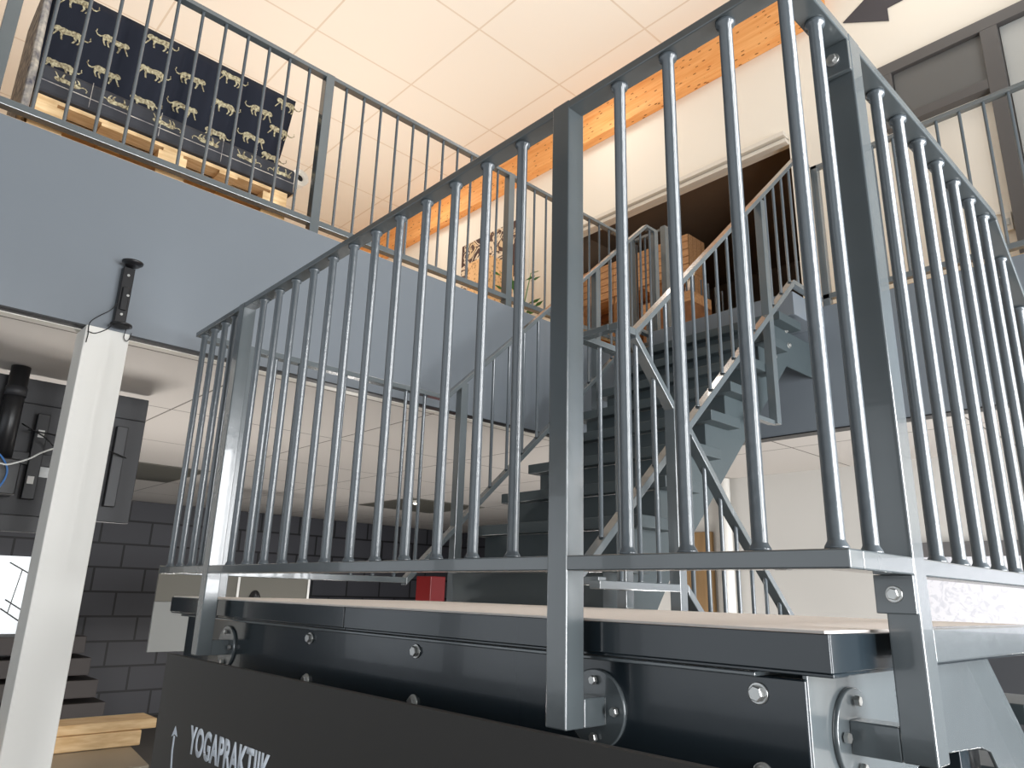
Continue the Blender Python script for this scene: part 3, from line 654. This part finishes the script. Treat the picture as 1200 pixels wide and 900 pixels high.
# pale panel with black characters
T = thing('pale_partition', 'pale grey free-standing partition with black characters behind the landing', 'partition', (-8.0,3.5,FLOOR))
bm = BM(); box(bm, -8.03, -8.0, 2.60, 4.28, -.15, .20); link('upper_panel', bm, M['olive'], T, .003, 'darker olive grey upper panel')
bm = BM(); box(bm, -8.03, -8.0, 2.60, 4.28, -.63, -.152); link('lower_panel', bm, M['palepanel'], T, .003)
for y in (3.42,4.25):
    bm = BM(); box(bm, -7.995, -7.985, y, y+.025, FLOOR, .20); link('upright', bm, M['cable_w'], T)
text_mesh('B', 3.56, 3.82, -.27, .012, 0, 'character', M['black'], T, rot=True, bold=.04, wx=-7.998, th=.002)
# red box
bm = BM(); box(bm, -7.28, -7.0, 5.27, 5.483, FLOOR, .19); single('red_cabinet', bm, M['red'], 'red cabinet glimpsed between landing deck and lower rail', 'cabinet', (-7.15,5.27,FLOOR), None, .006)
# open tile and light in the lower ceiling
for k, (x0, x1, y0, y1, lab) in enumerate([(-8.45,-7.27,1.5,2.68,'dark open ceiling panel above the left block wall'),(-8.45,-7.27,5.12,6.28,'dark open ceiling panel far back over the black wall')]):
    bm = BM(); box(bm, x0, x1, y0, y1, FB-.006, FB+.003); single('ceiling_panel', bm, M['olive'], lab, 'ceiling panel', ((x0+x1)/2,(y0+y1)/2,FB))
T = thing('ceiling_spotlight', 'small lit round spotlight under the lower ceiling', 'lamp', (-7.36,5.25,FB))
bm = BM(); lathe(bm, (-7.36,5.25,FB-.05), (0,0,1), [(0,.04),(.04,.045)], 16); link('housing', bm, M['trim_w'], T)
m = mat('lamp_glow', (255,244,224), .4, emit=((255,244,224),12)); bm = BM(); lathe(bm, (-7.36,5.25,FB-.054), (0,0,1), [(0,.032),(.003,.032)], 16); link('lens', bm, m, T)

# ------------------------------------------------------------------ light
W = bpy.data.worlds.new('daylight'); bpy.context.scene.world = W; W.use_nodes = True
bg = W.node_tree.nodes['Background']; bg.inputs[0].default_value = (.86,.93,1,1); bg.inputs[1].default_value = 1.2
def area(name, loc, rot, sx, sy, power, col=(1,1,1)):
    L = bpy.data.lights.new(name, 'AREA'); L.shape = 'RECTANGLE'; L.size = sx; L.size_y = sy; L.energy = power; L.color = col
    o = bpy.data.objects.new(name, L); C.objects.link(o); o.location = loc; o.rotation_euler = rot; return o
for k, y in enumerate((.6,2.0,3.4,4.8)):       # daylight through the street windows (right wall)
    area('window_daylight', (3.72,y,.22), (0,math.radians(90),0), 2.9, 1.2, 208, (.97,.985,1))
for x in (-.6,-3.5,-6.4,2.1):                        # and through the front wall
    area('front_window_daylight', (x,-4.08,.35), (math.radians(90),0,0), 2.5, 2.6, 4.5, (.95,.98,1))
for x, y, p in ((-7.0,.5,22),(-7.0,3.6,27),(-2.6,3.0,18),(-4.6,2.4,12)):   # added warm fill panels, facing up for an even ceiling
    area('ceiling_fill', (x,y,3.3 if x > -4 else 3.2), (math.pi,0,0), 2.2, 2.2, p, (1,.955,.90))
for x in (-7.5,-4.5,-1.0):
    area('gallery_downlight', (x,4.9,5.5), (0,0,0), .6, .6, 9, (1,.95,.88))
for x, y, p in ((-5.3,1.3,115),(-7.8,4.4,42),(-.6,4.2,92),(-4.3,5.0,45)):  # unseen point lights added to brighten the lower rooms and ceiling
    L = bpy.data.lights.new('lower_fill', 'POINT'); L.energy = p; L.color = (1,.965,.925); L.shadow_soft_size = .2
    o = bpy.data.objects.new('lower_fill', L); C.objects.link(o); o.location = (x,y,-.9)

# ------------------------------------------------------------------ camera
cam = bpy.data.cameras.new('camera'); co = bpy.data.objects.new('camera', cam); C.objects.link(co)
cam.sensor_width = 36; cam.lens = 854.479/1200*36; cam.clip_start = .05; cam.clip_end = 60
X = Vector((0.68351963,-0.18607104,-0.7058176)); Y = Vector((0.72946339,0.2087763,0.65137979)); Z = Vector((0.02615507,-0.96009897,0.27843471))
rt = Vector((X[0],Y[0],Z[0])); dn = Vector((X[1],Y[1],Z[1])); fw = Vector((X[2],Y[2],Z[2]))
m = Matrix((( rt[0],-dn[0],-fw[0]),(rt[1],-dn[1],-fw[1]),(rt[2],-dn[2],-fw[2])))
co.matrix_world = m.to_4x4()
sc = bpy.context.scene; sc.camera = co
sc.view_settings.view_transform = 'Standard'; sc.view_settings.look = 'None'; sc.view_settings.gamma = 1; sc.view_settings.exposure = 0; sc.view_settings.use_curve_mapping = False
sc.cycles.use_denoising = True; sc.cycles.max_bounces = 8; sc.cycles.diffuse_bounces = 5; sc.cycles.sample_clamp_indirect = 6
